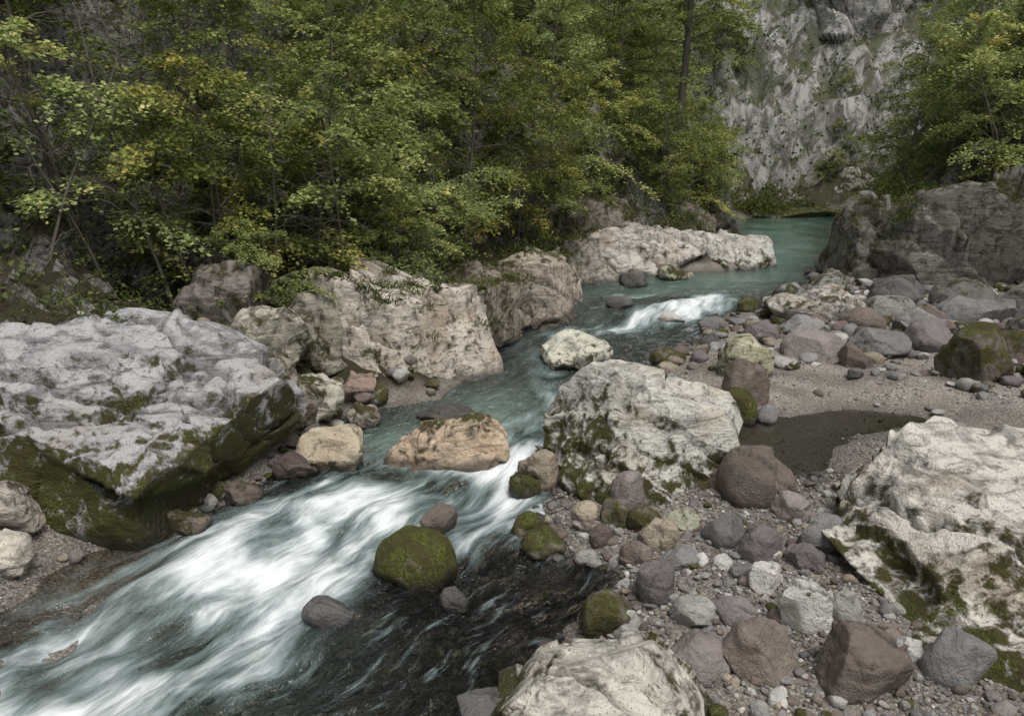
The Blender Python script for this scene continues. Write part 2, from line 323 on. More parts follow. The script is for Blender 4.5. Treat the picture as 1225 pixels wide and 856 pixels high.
# ------------------------------------------------------------ rocks
TUFT=[]
BEDN=np.array([.35,.25,.9]);BEDN=BEDN/np.linalg.norm(BEDN)
def rock_geo(w,d,h,seed,lvl,cuts=10,cut=(.5,.9),rough=.1,strata=0,bury=None,tx=0,ty=0,rot=0,planes=(),cracks=0,facet=0,nf=40):
    r=R(seed);V,Fc=ico(lvl);V=V.copy()
    V*=(1+.14*fbm(V*1.1+seed*3.7,2,seed))[:,None]
    pl=[(np.array(p[:3],float),p[3]) for p in planes]
    for i in range(cuts):
        n=r.normal(size=3);n[2]*=.8;pl.append((n,r.uniform(*cut)))
    for n,o in pl:
        n=n/np.linalg.norm(n)
        q=V@n-o;V-=n*(np.maximum(q,0)*.96)[:,None]
    V-=(V.max(0)+V.min(0))/2;V/=(V.max(0)-V.min(0))/2
    if bury is None:bury=max(.35*h,.15)
    V=V*[w/2,d/2,(h+bury)/2];V[:,2]+=(h-bury)/2
    nrm=V/[(w/2)**2,(d/2)**2,(h/2+.01)**2];nrm/=np.linalg.norm(nrm,axis=1)[:,None]+1e-9
    sz=(w*d*h)**(1/3.)
    crk=np.zeros(len(V))
    if facet:
        # fractured blocks: every cell gets its own slightly tilted face
        Q=V+sz*.10*np.stack([fbm(V/sz*2.5+i*9,3,seed+70+i) for i in range(3)],-1)
        Sd=V[r.randint(0,len(V),nf)];Tl=r.normal(0,1,(nf,3))*.20*facet;Of=r.uniform(-1,1,nf)*.035*sz*facet
        b1=np.full(len(V),1e9);b2=np.full(len(V),1e9);dsp=np.zeros(len(V))
        for i in range(nf):
            df=Q-Sd[i];ds=np.sqrt((df**2).sum(1)+3.0*(df@BEDN)**2)
            v=np.clip((V-Sd[i])@Tl[i],-.07*sz,.07*sz)+Of[i]
            m=ds<b1;b2=np.where(m,b1,np.minimum(b2,ds));dsp=np.where(m,v,dsp);b1=np.where(m,ds,b1)
        V=V+nrm*dsp[:,None]
        e=b2-b1;crk=.7*np.exp(-(e/(.02*sz+.006))**2)*ss(-.1,.4,fbm(V/sz*1.7,3,seed+90))
    V+=nrm*(rough*sz*(.6*fbm(V/sz*1.8+seed,6,seed+5,.5)))[:,None]
    if strata:
        q=(V@BEDN)*3.5/max(sz,.6)+1.6*fbm(V/sz*.9,4,seed+2)
        f=np.abs((q%1)-.5)*2;msk=ss(-.2,.5,fbm(V/sz*1.3,2,seed+9))
        V+=nrm*(strata*sz*.05*(msk*(ss(.0,.2,f)-1)-.22*(ridge(V/sz*2.6,6,seed+8)*.5)))[:,None]
    if cracks:
        wob=fbm(V/sz*2.2,4,seed+40)*.09*sz
        for i in range(cracks):
            n=r.normal(size=3) if i%2 else np.array([.35,.25,.9])+r.normal(0,.25,3)
            n/=np.linalg.norm(n);c=V[r.randint(len(V))]
            q=(V-c)@n+wob*(1+.3*i)
            m=np.exp(-(q/(.008*sz+.006))**2)*ss(-.35,.15,fbm(V/sz*1.4+i*5.3,2,seed+60+i))
            st=ss(0,.03*sz,q)*.03*sz*r.choice([-1,1])*np.exp(-np.abs(q)/(.3*sz))
            crk=np.maximum(crk,m);V=V+nrm*(st-m*.025*sz)[:,None]
    V[:,2]+=tx*V[:,0]+ty*V[:,1]*1.0
    c,s=math.cos(rot),math.sin(rot)
    V=np.stack([V[:,0]*c-V[:,1]*s,V[:,0]*s+V[:,1]*c,V[:,2]],-1)
    return V,Fc,crk
def rock(name,x,y,w,d,h,base=(.5,.5,.5),lime=0,moss=0,mlow=0,mtop=0,mside=None,seed=None,lvl=None,z=None,wet=1,parent=None,tuft=0,**kw):
    seed=seed if seed is not None else int(abs(x*131+y*57)*10)%9973
    size=max(w,h)*8/max(y,3)
    lvl=lvl or (6 if size>1.2 else 5 if size>.35 else 4)
    if lime>.75 and 'facet' not in kw and lvl>=6: kw['facet']=1.0
    V,Fc,crk=rock_geo(w,d,h,seed,lvl,**kw)
    gz=g1(x,y);z0=max(gz,float(wl(y))) if z is None else z
    tri=V[Fc];fn=np.cross(tri[:,1]-tri[:,0],tri[:,2]-tri[:,0]);vnm=np.zeros_like(V)
    for i in range(3): np.add.at(vnm,Fc[:,i],fn)
    vnm/=np.linalg.norm(vnm,axis=1)[:,None]+1e-12
    zf=np.clip(V[:,2]/h,-.3,1)
    m=moss+mlow*(1-zf*1.6)+mtop*np.clip(vnm[:,2],0,1)*np.clip(zf,0,1)
    if mside is not None:
        sv=np.array(mside,float);sv/=np.linalg.norm(sv);m+=.5*np.clip(vnm@sv,-.3,1)
    m+=.3*fbm(V*1.6+seed,3,seed+4)+.2*crk
    wt=wet*ss(.13,.01,V[:,2]+z0-float(wl(y))+.05*fbm(V*5,2,3))
    wt=np.clip(wt,0,1);m=m-wt*.15
    if tuft:
        rr=R(seed+3);c=np.where((vnm[:,2]>.35)&(zf>.35))[0]
        if len(c):
            c=c[rr.randint(0,len(c),tuft*3)];c=c[fbm(V[c]*.9+seed,2,8)>-.05][:tuft]
            TUFT.append((V[c]+[x,y,z0],1))
    me=mk(name,V,Fc,[ROCK],attrs={'moss':m,'wet':wt,'lime':np.full(len(V),lime),'crack':crk},cols={'base':np.tile(base,(len(V),1))})
    return ob(name,me,(x,y,z0),parent)
rock("limestone_boulder",-4.85,8.75,4.4,2.9,1.3,(.68,.695,.74),1,mlow=.5,moss=-.25,mside=(.5,-1,-.5),seed=11,strata=.4,rough=.05,cuts=5,cut=(.6,.9),tx=-.08,ty=.06,rot=-.12,bury=1.5,lvl=7,cracks=7,nf=26,planes=[(.35,-.35,1,.55),(1,-.5,.3,.74),(-.2,-1,.1,.72)],tuft=8)
rock("limestone_boulder",1.66,9.15,2.7,2.2,1.2,(.96,.96,.93),1,mlow=.6,moss=-.2,mside=(-.8,-.6,-.1),seed=23,strata=.3,rough=.05,cuts=4,cut=(.65,.9),rot=.05,bury=1.1,lvl=7,cracks=6,nf=26,planes=[(.3,.1,1,.55),(-.9,-.6,.45,.62),(.2,-1,.45,.6),(1,-.3,.35,.72)])
rock("limestone_boulder",4.8,6.85,3.4,3.6,1.05,(.95,.93,.89),1,mlow=.6,moss=-.27,mside=(-.9,-.5,-.1),seed=35,strata=.4,rough=.05,cuts=5,cut=(.6,.9),tx=.02,rot=.25,bury=1.0,lvl=7,cracks=7,nf=34,planes=[(-1,-.35,.75,.55),(.2,-.3,1,.55),(-.5,1,.3,.7)])
rock("limestone_boulder",.55,4.85,1.65,1.4,.6,(.92,.90,.84),1,mlow=.5,moss=-.06,mside=(-1,0,.0),seed=44,strata=.3,rough=.05,cuts=7,cut=(.6,.9),lvl=7,bury=.5,cracks=3,facet=.5,nf=20)
rock("midstream_boulder",-.85,9.35,1.55,.85,.52,(.88,.71,.54),.85,moss=-.05,mtop=.75,seed=52,strata=.6,rough=.07,tx=.08,cuts=6,bury=.4,cracks=5,lvl=6,nf=20,planes=[(-.8,-.5,.8,.5),(.3,-1,.5,.6)])
rock("midstream_boulder",1.16,13.6,1.3,1.0,.5,(1,1,.88),.9,moss=.0,mlow=.6,mtop=.15,seed=53,lvl=5,bury=.5,strata=.7,cracks=3,facet=.8,nf=16)
rock("mossy_boulder",-.93,6.88,.8,.74,.42,(.2,.17,.14),0,moss=.85,mtop=.3,cuts=2,cut=(.8,.95),rough=.05,seed=60,lvl=6,bury=.35)
for a in [(-2.6,8.95,.5,.4,.33,(.12,.09,.08),0,-.3),(-2.3,9.35,.85,.65,.45,(.75,.65,.5),.8,-.15),(-4.75,6.7,.55,.4,.3,(.9,.85,.75),.8,-.2),(-5.0,7.2,.7,.5,.4,(.6,.55,.5),.8,.15),
          (-3.4,10.9,1.2,.9,.9,(.8,.78,.68),1,.15),(-2.7,10.5,.8,.8,.55,(.8,.78,.68),.9,.25),(-3.0,11.8,1.0,.9,1.1,(.5,.48,.42),1,.2),(-3.9,7.45,.35,.3,.12,(.2,.15,.12),0,-.4),(-4.3,11.6,1.3,1,1.1,(.4,.36,.34),.8,.15),
          (-3.1,10.0,.7,.6,.6,(.5,.45,.4),.7,.35),(-2.8,9.7,.6,.5,.4,(.3,.25,.2),.3,.3),(-2.1,10.6,.5,.4,.25,(.5,.45,.4),.6,.15),(-2.3,11.3,.6,.5,.3,(.4,.3,.25),.5,.0),(-3.5,7.75,.6,.45,.22,(.3,.25,.2),.2,.3),(-3.1,8.35,.5,.4,.22,(.2,.16,.13),0,.1)]:
    rock("bank_rock",*a[:5],a[5],a[6],moss=a[7],seed=int(abs(a[0]*-100+a[1]*10)),strata=.6,cracks=3,cuts=7,facet=.7,nf=14)
rock("rock_outcrop",-1.95,12.7,3.3,3.0,1.65,(.98,.91,.83),1,moss=-.15,mlow=.15,mtop=.3,seed=72,strata=.7,rough=.07,cuts=3,cut=(.65,.9),rot=.1,z=.25,bury=2.0,lvl=7,cracks=8,nf=40,planes=[(.75,-.8,.45,.52),(-.3,-1,.45,.58),(.1,.0,1,.55)],tuft=60)
rock("rock_outcrop",-.9,15.4,2.6,4.2,1.35,(.52,.47,.42),1,moss=.05,mtop=.35,seed=74,strata=1.0,rough=.09,cuts=4,z=.35,bury=2,cracks=8,lvl=7,planes=[(1,-.4,.3,.55),(.1,0,1,.5)],tuft=80)
rock("rock_outcrop",.45,17.4,2.9,2.9,1.15,(.75,.67,.60),1,moss=-.05,mlow=.1,mtop=.3,seed=73,strata=1.0,rough=.08,cuts=4,tx=-.2,ty=.1,rot=.5,z=.4,bury=1.5,cracks=8,lvl=7,planes=[(.7,-.8,.5,.55),(0,0,1,.5)],tuft=60)
rock("rock_outcrop",1.5,19.9,3.2,2.2,1.0,(.6,.56,.51),1,moss=.0,mtop=.3,seed=75,strata=1.0,rough=.09,cuts=5,rot=.55,z=.5,cracks=6,bury=1.2,lvl=6,planes=[(.2,-1,.5,.55)],tuft=50)
rock("rock_outcrop",3.5,22.0,3.8,2.5,1.0,(.9,.86,.83),1,moss=-.2,mlow=.3,mtop=.1,seed=76,strata=.9,rough=.08,cuts=5,rot=.1,z=.7,tx=-.08,bury=1.0,cracks=7,lvl=6,planes=[(.2,-.8,.7,.5),(0,0,1,.5)],tuft=10)
rock("rock_outcrop",5.9,22.7,3.1,1.9,.8,(.9,.89,.87),1,moss=-.2,mlow=.9,seed=77,strata=.7,rough=.08,cuts=5,z=.72,rot=-.2,tx=-.12,bury=.8,cracks=6,lvl=6,planes=[(.2,-.8,.7,.5),(0,0,1,.5)],tuft=6)
rock("rock_outcrop",2.0,23.0,4.2,2.4,1.7,(.42,.38,.35),1,moss=.1,mtop=.4,seed=78,strata=1.2,rough=.1,cuts=5,z=.9,cracks=6,bury=1.5,rot=.3,lvl=6,planes=[(.2,-1,.3,.55)],tuft=60)
rock("rock_outcrop",5.4,25.2,3.0,2.4,1.5,(.42,.38,.35),1,moss=.1,mtop=.4,seed=178,strata=1.2,rough=.1,cuts=5,z=.7,cracks=6,bury=1.5,rot=.9,lvl=6,planes=[(.8,-.6,.3,.55)],tuft=50)
rock("rock_outcrop",-6.6,13.4,2.6,1.8,1.0,(.40,.36,.38),.8,moss=.0,seed=79,strata=1,rough=.1,cuts=8,z=.9,lvl=6,cracks=4,tuft=20)
rock("rock_outcrop",-4.6,13.2,1.8,1.6,.9,(.26,.23,.23),.6,moss=.15,seed=80,strata=1,cuts=8,z=1.1,lvl=5,cracks=4,tuft=20)
rock("rock_outcrop",-8.2,12.2,2.2,1.8,1.2,(.34,.32,.32),.7,moss=.1,seed=81,strata=1,cuts=8,z=.9,lvl=5,cracks=4,tuft=20)
# gorge rock
rock("cliff_rock",7.1,31,2.8,5,3.6,(.2,.19,.19),.9,moss=.2,mtop=.3,seed=90,strata=1,cuts=8,cut=(.5,.8),z=.4,lvl=6,bury=1,planes=[(1,-.6,.1,.5)],tuft=90)
rock("cliff_rock",12.4,19.7,8.4,4.2,2.6,(.36,.35,.33),1,moss=.0,mtop=.45,mlow=-.15,seed=91,strata=1.2,rough=.10,cuts=4,cut=(.65,.9),z=.45,lvl=7,rot=-.12,bury=2,cracks=8,facet=1.4,nf=60,planes=[(-.2,-1,-.05,.62),(-1,-.3,.1,.78),(0,.1,1,.6)],tuft=380)
rock("cliff_rock",8.9,20.2,1.8,2.4,1.9,(.32,.31,.29),1,moss=.05,mtop=.35,seed=92,strata=1.2,rough=.1,cuts=6,z=.5,lvl=6,bury=1.2,cracks=5,tuft=40)
for x,y,w,d,h,s in [(19.4,47.6,5.6,6,15,93),(23.6,50,6,7,17,94),(16.6,51.5,5,6,16,193)]:
    rock("limestone_cliff",x,y,w,d,h,(.8,.8,.82),1,moss=-.15,mtop=.45,seed=s,strata=1.2,rough=.14,cuts=5,cut=(.6,.85),z=1,lvl=7,wet=0,cracks=8,facet=1.6,nf=90,bury=4,planes=[(-.1,-1,.15,.6)],tuft=170)
for x,y,w,h,s in [(16.8,41.2,5,2.2,95),(13.2,41.0,3.5,1.2,96),(10.6,40.5,3.2,1.0,98),(18.9,43.5,5,3.2,99)]:
    rock("limestone_cliff",x,y,w,3.0,h,(.65,.63,.58),1,moss=.05,mtop=.45,mlow=.1,seed=s,strata=1.4,rough=.12,cuts=8,z=.7,lvl=6,wet=0,cracks=5,tuft=30)
rock("mossy_boulder",12.8,38.3,8,1.5,.45,(.4,.38,.3),.5,moss=.85,seed=97,lvl=5,cuts=8,z=.7,wet=0,tuft=60)
BR=(.20,.165,.138);GY=(.25,.245,.235);DG=(.14,.135,.13);PU=(.21,.185,.18);PK=(.28,.245,.225);WH=(.56,.54,.50);PG=(.41,.40,.365);TA=(.34,.29,.22);RD=(.18,.14,.12);YG=(.46,.46,.34);MS=(.2,.18,.13)
ST=[(-.78,7.75,.4,.26,BR,-.2,0),(-1.6,6.15,.5,.2,DG,-.4,0),(-.52,6.35,.28,.18,DG,.3,0),(.8,5.95,.48,.34,MS,.6,0),(1.27,6.3,.38,.33,PU,-.3,0),
(.31,8.75,.5,.5,TA,-.1,.5),(.13,8.6,.38,.24,MS,.6,0),(.16,7.55,.35,.26,MS,.6,0),(.3,7.3,.5,.18,MS,.6,0),(1.27,8.0,.46,.42,PK,-.4,0),(2.75,8.3,.85,.55,BR,-.3,0),
(2.35,8.55,.48,.2,RD,-.4,0),(1.78,7.6,.38,.18,YG,-.1,0),(1.47,7.2,.4,.28,TA,-.2,.3),(2.15,7.3,.46,.26,DG,-.3,0),(2.4,7.0,.48,.3,PU,-.4,0),(2.0,6.78,.2,.1,WH,-.5,0),
(2.3,6.45,.32,.2,WH,-.4,.2),(2.45,5.95,.42,.42,PG,-.4,.1),(1.55,6.0,.42,.2,PG,-.4,0),(3.05,7.15,.52,.33,GY,-.2,0),(2.78,6.8,.35,.18,PU,-.4,0),(1.9,5.4,.62,.42,BR,-.35,0),
(2.62,5.2,.75,.4,BR,-.3,0),(3.38,5.3,.5,.35,GY,-.3,0),(3.1,5.42,.24,.18,WH,-.4,0),(2.82,5.7,.28,.2,PK,-.4,0),(2.85,6.05,.28,.2,PG,-.4,0),(2.62,5.85,.25,.17,WH,-.4,0),
(1.9,6.05,.42,.18,PU,-.3,0),(1.45,5.45,.55,.26,PK,-.4,0),(1.36,7.5,.36,.24,MS,.6,0),(1.08,7.62,.32,.28,MS,.45,0),(.77,7.7,.27,.17,TA,-.3,.3),(.9,7.3,.26,.16,RD,-.4,0),
(1.22,6.98,.34,.22,BR,-.3,0),(1.63,6.9,.42,.14,GY,-.3,0),(.72,7.05,.26,.12,PG,-.3,0),(3.75,12.3,.85,.6,YG,.2,.8),(3.4,11.3,.75,.6,BR,-.2,0),(3.2,10.85,.6,.42,MS,.7,0),
(5.2,13.4,1.05,.42,PK,-.4,0),(5.65,12.7,.6,.38,BR,-.3,0),(6.4,13.5,1.0,.35,GY,-.3,0),(7.2,11.9,1.05,.85,BR,.4,0),(7.35,13.7,.85,.5,PU,.1,0),(8.4,15.7,.7,.4,RD,-.4,0),
(9.4,16.0,1.4,.5,GY,-.1,0),(5.2,17.1,.55,.32,MS,.6,0),(3.4,16.6,.6,.2,WH,-.3,.6),(2.7,13.3,.65,.22,MS,.5,0),(4.1,15.8,.6,.28,GY,0,0),(2.4,17.5,.6,.22,DG,-.3,0),
(4.7,14.6,.7,.3,PU,-.3,0),(5.6,15,.8,.35,GY,-.2,0),(3.6,14.2,.5,.25,DG,.1,0),(6.9,15.2,.9,.4,BR,-.2,0),(7.7,14.8,.8,.4,GY,.2,0),(6.2,17.6,.8,.4,GY,.3,.3),(7.4,18.3,1,.5,GY,.2,.5),(8.3,12.9,.9,.5,RD,.2,0),(8.5,17.4,1.2,.6,DG,0,0),(1.9,20.2,.6,.25,BR,0,0),(9.7,14.2,1.1,.6,GY,.2,0),(8.2,10.6,.8,.4,PK,-.2,0),
(-.9,10.9,.9,.1,DG,-.1,0),(1.0,5.5,.4,.2,GY,-.2,0),(3.0,7.9,.45,.25,PK,-.3,0),(4.2,20.4,.9,.35,YG,.4,.5),(3.0,19.6,.7,.3,DG,.2,0),(-.2,5.0,.5,.1,DG,-.3,0),(.95,5.9,.3,.22,PG,-.1,.2),(7.9,16.6,1.3,.5,GY,.1,.6),(9.9,17.2,1.5,.6,DG,.1,.6),(11.2,16.8,1.6,.6,DG,.1,.5),(4.9,9.3,.35,.15,BR,-.2,0),(5.9,10.0,.4,.18,GY,-.1,0)]
for i,(x,y,w,h,c,m,l) in enumerate(ST):
    rr=R(i+500)
    rock("river_stone",x,y,w,w*rr.uniform(.75,1.0),h,tuple(np.array(c)*rr.uniform(.8,1.1)*(1 if l==0 else 1.5)),l,moss=m,cuts=rr.randint(3,9),cut=(.6,.92),rough=.08,rot=rr.uniform(-.6,.6),seed=i+300,mtop=.1,bury=h*.7,cracks=rr.randint(0,3),strata=rr.uniform(0,.5),facet=rr.choice([0,.25,.5]),nf=12)
rock("rock_slab",6.35,16.3,2.2,1.5,.55,(.85,.83,.79),1,moss=-.1,mtop=.25,seed=120,strata=.8,tx=.05,cuts=8,cracks=5,lvl=6)

def pebbles(name,pts,sizes,lvl,seed,mossp=.05,bias=0):
    r=R(seed);V0,F0=ico(lvl);n=len(pts);m=len(V0)
    shp=[]
    for i in range(14):
        V=V0.copy();rr=R(seed*31+i)
        for j in range(7):
            nn=rr.normal(size=3);nn/=np.linalg.norm(nn);q=V@nn-rr.uniform(.6,.92);V-=nn*(np.maximum(q,0)*.85)[:,None]
        V*=(1+.1*fbm(V*1.5+i,2,i))[:,None];shp.append(V)
    shp=np.array(shp);k=r.randint(0,14,n)
    sc=np.stack([r.uniform(.8,1.15,n),r.uniform(.65,1,n),r.uniform(.4,.75,n)],-1)*sizes[:,None]*.5
    a=r.uniform(0,6.28,n);c,s=np.cos(a)[:,None],np.sin(a)[:,None]
    V=shp[k]*sc[:,None,:]
    tl=r.normal(0,.2,(n,1));V[...,2]+=V[...,0]*tl
    V=np.stack([V[...,0]*c-V[...,1]*s,V[...,0]*s+V[...,1]*c,V[...,2]],-1)
    z=ground(pts[:,0],pts[:,1])+sc[:,2]*r.uniform(.2,.7,n)
    V+=np.stack([pts[:,0],pts[:,1],z],-1)[:,None,:]
    pal=np.array([BR,GY,GY,DG,PU,PU,PK,GY,WH,PG,PG,TA,RD,BR])
    b=pal[r.randint(0,len(pal),n)]*r.uniform(.75,1.15,(n,1))
    ms=np.where(r.rand(n)<mossp,.6,-.5)
    wt=np.clip(ss(.06,-.02,z-wl(pts[:,1])),0,1)
    Fc=(F0[None]+(np.arange(n)*m)[:,None,None]).reshape(-1,3)
    rp=lambda q:np.repeat(q,m,axis=0)
    me=mk(name,V.reshape(-1,3),Fc,[ROCK],attrs={'moss':rp(ms),'wet':rp(wt),'lime':rp(np.zeros(n)),'crack':rp(np.zeros(n))},cols={'base':rp(b)})
    ob(name,me)
def sample(n,x0,x1,y0,y1,seed,f):
    r=R(seed);x=r.uniform(x0,x1,n);y=r.uniform(y0,y1,n);p=f(x,y);k=r.rand(n)<p;return np.stack([x[k],y[k]],-1)
def bar(x,y):
    i,a,b=banks(x,y);return np.where(i,0,1)*(b<a)*np.where(b<fw(y)+.5,1,0)
pt=sample(12000,-.2,4.5,4.3,9,1,lambda x,y:bar(x,y)*(ground(x,y)>wl(y)-.02));pebbles("gravel",pt,R(1).uniform(.02,.06,len(pt)),2,1,0)
pt=sample(1100,-.1,4.6,4.3,9,2,lambda x,y:bar(x,y)*np.clip(.4+.5*fbm(P3(x,y,1.3),2,5)+.5*(y<7.8),0,1));pebbles("cobbles",pt,.07+.15*R(2).beta(1.3,3,len(pt)),3,2,.05)
pt=sample(6000,2,10,8.5,14,3,lambda x,y:bar(x,y)*np.clip(.4+fbm(P3(x,y,.8),2,6),.1,1));pebbles("gravel",pt,.025+.07*R(3).beta(1,4,len(pt)),2,3,0)
pt=sample(1900,2,12.5,10.5,19.5,4,lambda x,y:bar(x,y)*np.clip(.2+.8*ss(11.8,13.5,y)+.4*fbm(P3(x,y,.6),2,8),0,1));pebbles("cobbles",pt,.10+.46*R(4).beta(1.2,3.2,len(pt)),3,4,.18)
pt=sample(900,-4.6,1.3,4,10,5,lambda x,y:banks(x,y)[0]*(gs(x,y,-4.1,6.6,1.0,1.2)<.3)*(gs(x,y,-3.6,5.2,1,.8)<.4));pebbles("streambed_stones",pt,.06+.24*R(5).beta(1.2,3,len(pt)),3,5,.0)
pt=sample(500,-3,9,10,24,6,lambda x,y:banks(x,y)[0]*(np.minimum(banks(x,y)[1],banks(x,y)[2])<.7)*.8);pebbles("streambed_stones",pt,.12+.4*R(6).beta(1.2,3,len(pt)),3,6,.1)
pt=sample(5000,-5.6,-3.0,5.8,8.2,7,lambda x,y:1.0*(gs(x,y,-4.5,6.9,.85,.75)>.25));pebbles("gravel",pt,R(7).uniform(.012,.04,len(pt)),2,7,0)
pt=sample(1300,-9,3,9.5,21,8,lambda x,y:(1-banks(x,y)[0])*(banks(x,y)[1]<3)*(banks(x,y)[1]<banks(x,y)[2]));pebbles("bank_rubble",pt,.12+.5*R(8).beta(1.1,3.5,len(pt)),3,8,.35)
pt=sample(260,-4.4,-2.2,7.0,10,9,lambda x,y:(1-banks(x,y)[0])*(banks(x,y)[1]<.8)*(banks(x,y)[1]<banks(x,y)[2]));pebbles("bank_rubble",pt,.1+.35*R(9).beta(1.1,3.5,len(pt)),3,9,.4)

# ------------------------------------------------------------ vegetation
def tube(P,rad,k=5):
    P=np.asarray(P);n=len(P);T=np.gradient(P,axis=0);T/=np.linalg.norm(T,axis=1)[:,None]+1e-9
    up=np.where(np.abs(T[:,2:3])>.9,[[1.,0,0]],[[0,0,1.]]);A=np.cross(T,up);A/=np.linalg.norm(A,axis=1)[:,None]+1e-9;B=np.cross(T,A)
    an=np.arange(k)*2*np.pi/k
    V=P[:,None]+rad[:,None,None]*(A[:,None]*np.cos(an)[None,:,None]+B[:,None]*np.sin(an)[None,:,None])
    i=np.arange(n-1)[:,None]*k+np.arange(k)[None];j=np.arange(n-1)[:,None]*k+(np.arange(k)[None]+1)%k
    return V.reshape(-1,3),np.stack([i,j,j+k,i+k],-1).reshape(-1,4)
def leaves(C,D,size,r,tilt=.5,wid=.32):
    n=len(C)
    D=D+r.normal(0,.45,(n,3))*[1,1,.7];D/=np.linalg.norm(D,axis=1)[:,None]+1e-9
    nr=np.stack([r.normal(0,tilt,n),r.normal(0,tilt,n),np.ones(n)],-1);B=np.cross(D,nr);B/=np.linalg.norm(B,axis=1)[:,None]+1e-9
    N_=np.cross(B,D)
    s=size[:,None]
    V=np.stack([C-D*s*.5,C-D*s*.08+B*s*wid-N_*s*.10,C+D*s*.5-N_*s*.08,C-D*s*.08-B*s*wid-N_*s*.10],1)
    return V.reshape(-1,3),np.arange(4*n).reshape(-1,4)
class Acc:
    def __init__(s):s.V=[];s.F=[];s.m=[];s.c=[];s.n=0
    def add(s,V,F,mi,c):
        s.V.append(V);s.F.append(F+s.n);s.m.append(np.full(len(F),mi));s.c.append(c if not np.isscalar(c) else np.full(len(V),c));s.n+=len(V)
    def mesh(s,name,mats): return mk(name,np.concatenate(s.V),np.concatenate(s.F),mats,True,attrs={'lc':np.concatenate(s.c)},mi=np.concatenate(s.m))
def broadleaf(seed,H=7,nb=40,Lm=2.4,z0=.08,ls=.1,per=15,stems=1,rt=.08,yel=0,lean=.35,bare=.0):
    r=R(seed);A=Acc();LC=[];LD=[];LV=[]
    for st in range(stems):
        t=np.linspace(0,1,12);a0=r.uniform(0,6.28);l=r.uniform(.3,1)*lean*(1+.8*(stems>1))
        wv=r.uniform(.1,.25)
        T=np.stack([np.cos(a0)*l*t**1.3*H*.35+wv*np.sin(t*5+seed),np.sin(a0)*l*t**1.3*H*.35+wv*np.cos(t*4+seed)-wv*math.cos(seed),t*H*r.uniform(.8,1)],-1)
        rad=rt*(1-t*.85)*r.uniform(.7,1)
        V,F=tube(T,rad,7);A.add(V,F,0,0)
        for i in range(nb//stems):
            u=z0+(1-z0)*(i+r.rand())/(nb//stems)
            p0=np.array([np.interp(u,t,T[:,j]) for j in range(3)]);az=i*2.4+r.uniform(-.8,.8)
            pr=(math.sin(math.pi*min(1,(u-z0)/(1-z0)*.8+.2))**.7)
            L=Lm*pr*r.uniform(.35,1.2)+.25;el=r.uniform(.1,.8)+.3*u;dr=r.uniform(.3,.9)
            q=np.linspace(0,1,9)
            bx=L*q*math.cos(el*.8);bz=L*(q*math.sin(el)-dr*q**2*.8)
            wob=r.normal(0,.1,9).cumsum()*L*.2;wob2=r.normal(0,.05,9).cumsum()*L*.2
            B=p0+np.stack([np.cos(az)*bx-np.sin(az)*wob,np.sin(az)*bx+np.cos(az)*wob,bz+wob2],-1)
            V,F=tube(B,np.maximum(.009*L*(1-q*.8),.004),4);A.add(V,F,0,0)
            cl=r.uniform(0,.6)+yel*r.rand()
            nobr=r.rand()<bare
            nt=int(6+L*6)
            for j in range(nt):
                qq=.2+.8*(j+.5)/nt;s0=np.array([np.interp(qq,q,B[:,m]) for m in range(3)])
                az2=az+(1 if j%2 else -1)*r.uniform(.3,1.2);l2=L*.36*(1.15-qq)*r.uniform(.5,1.3)+.15
                k=max(3,int(per*(.5+l2)));s=np.sort(r.rand(k))
                dv=np.array([math.cos(az2),math.sin(az2),r.uniform(-.4,.3)])
                pts=s0+dv*(s*l2)[:,None]+r.normal(0,.05,(k,3));pts[:,2]-=.3*l2*s**2
                if j%3==0 or nobr:
                    V,F=tube(np.stack([s0,s0+dv*l2*.5,s0+dv*l2]),np.array([.006,.004,.002]),3);A.add(V,F,0,0)
                if nobr: continue
                LC.append(pts);LD.append(np.tile(dv,(k,1)));LV.append(np.clip(cl+.2*qq+r.normal(0,.13,k),0,1.1))
    C=np.concatenate(LC);D=np.concatenate(LD);v=np.concatenate(LV);n=len(C)
    V,F=leaves(C,D,r.uniform(.55,1.25,n)*ls,r,.55,.36);A.add(V,F,1,np.repeat(v,4))
    return A.mesh("broadleaf_tree",[BARK,LEAF])
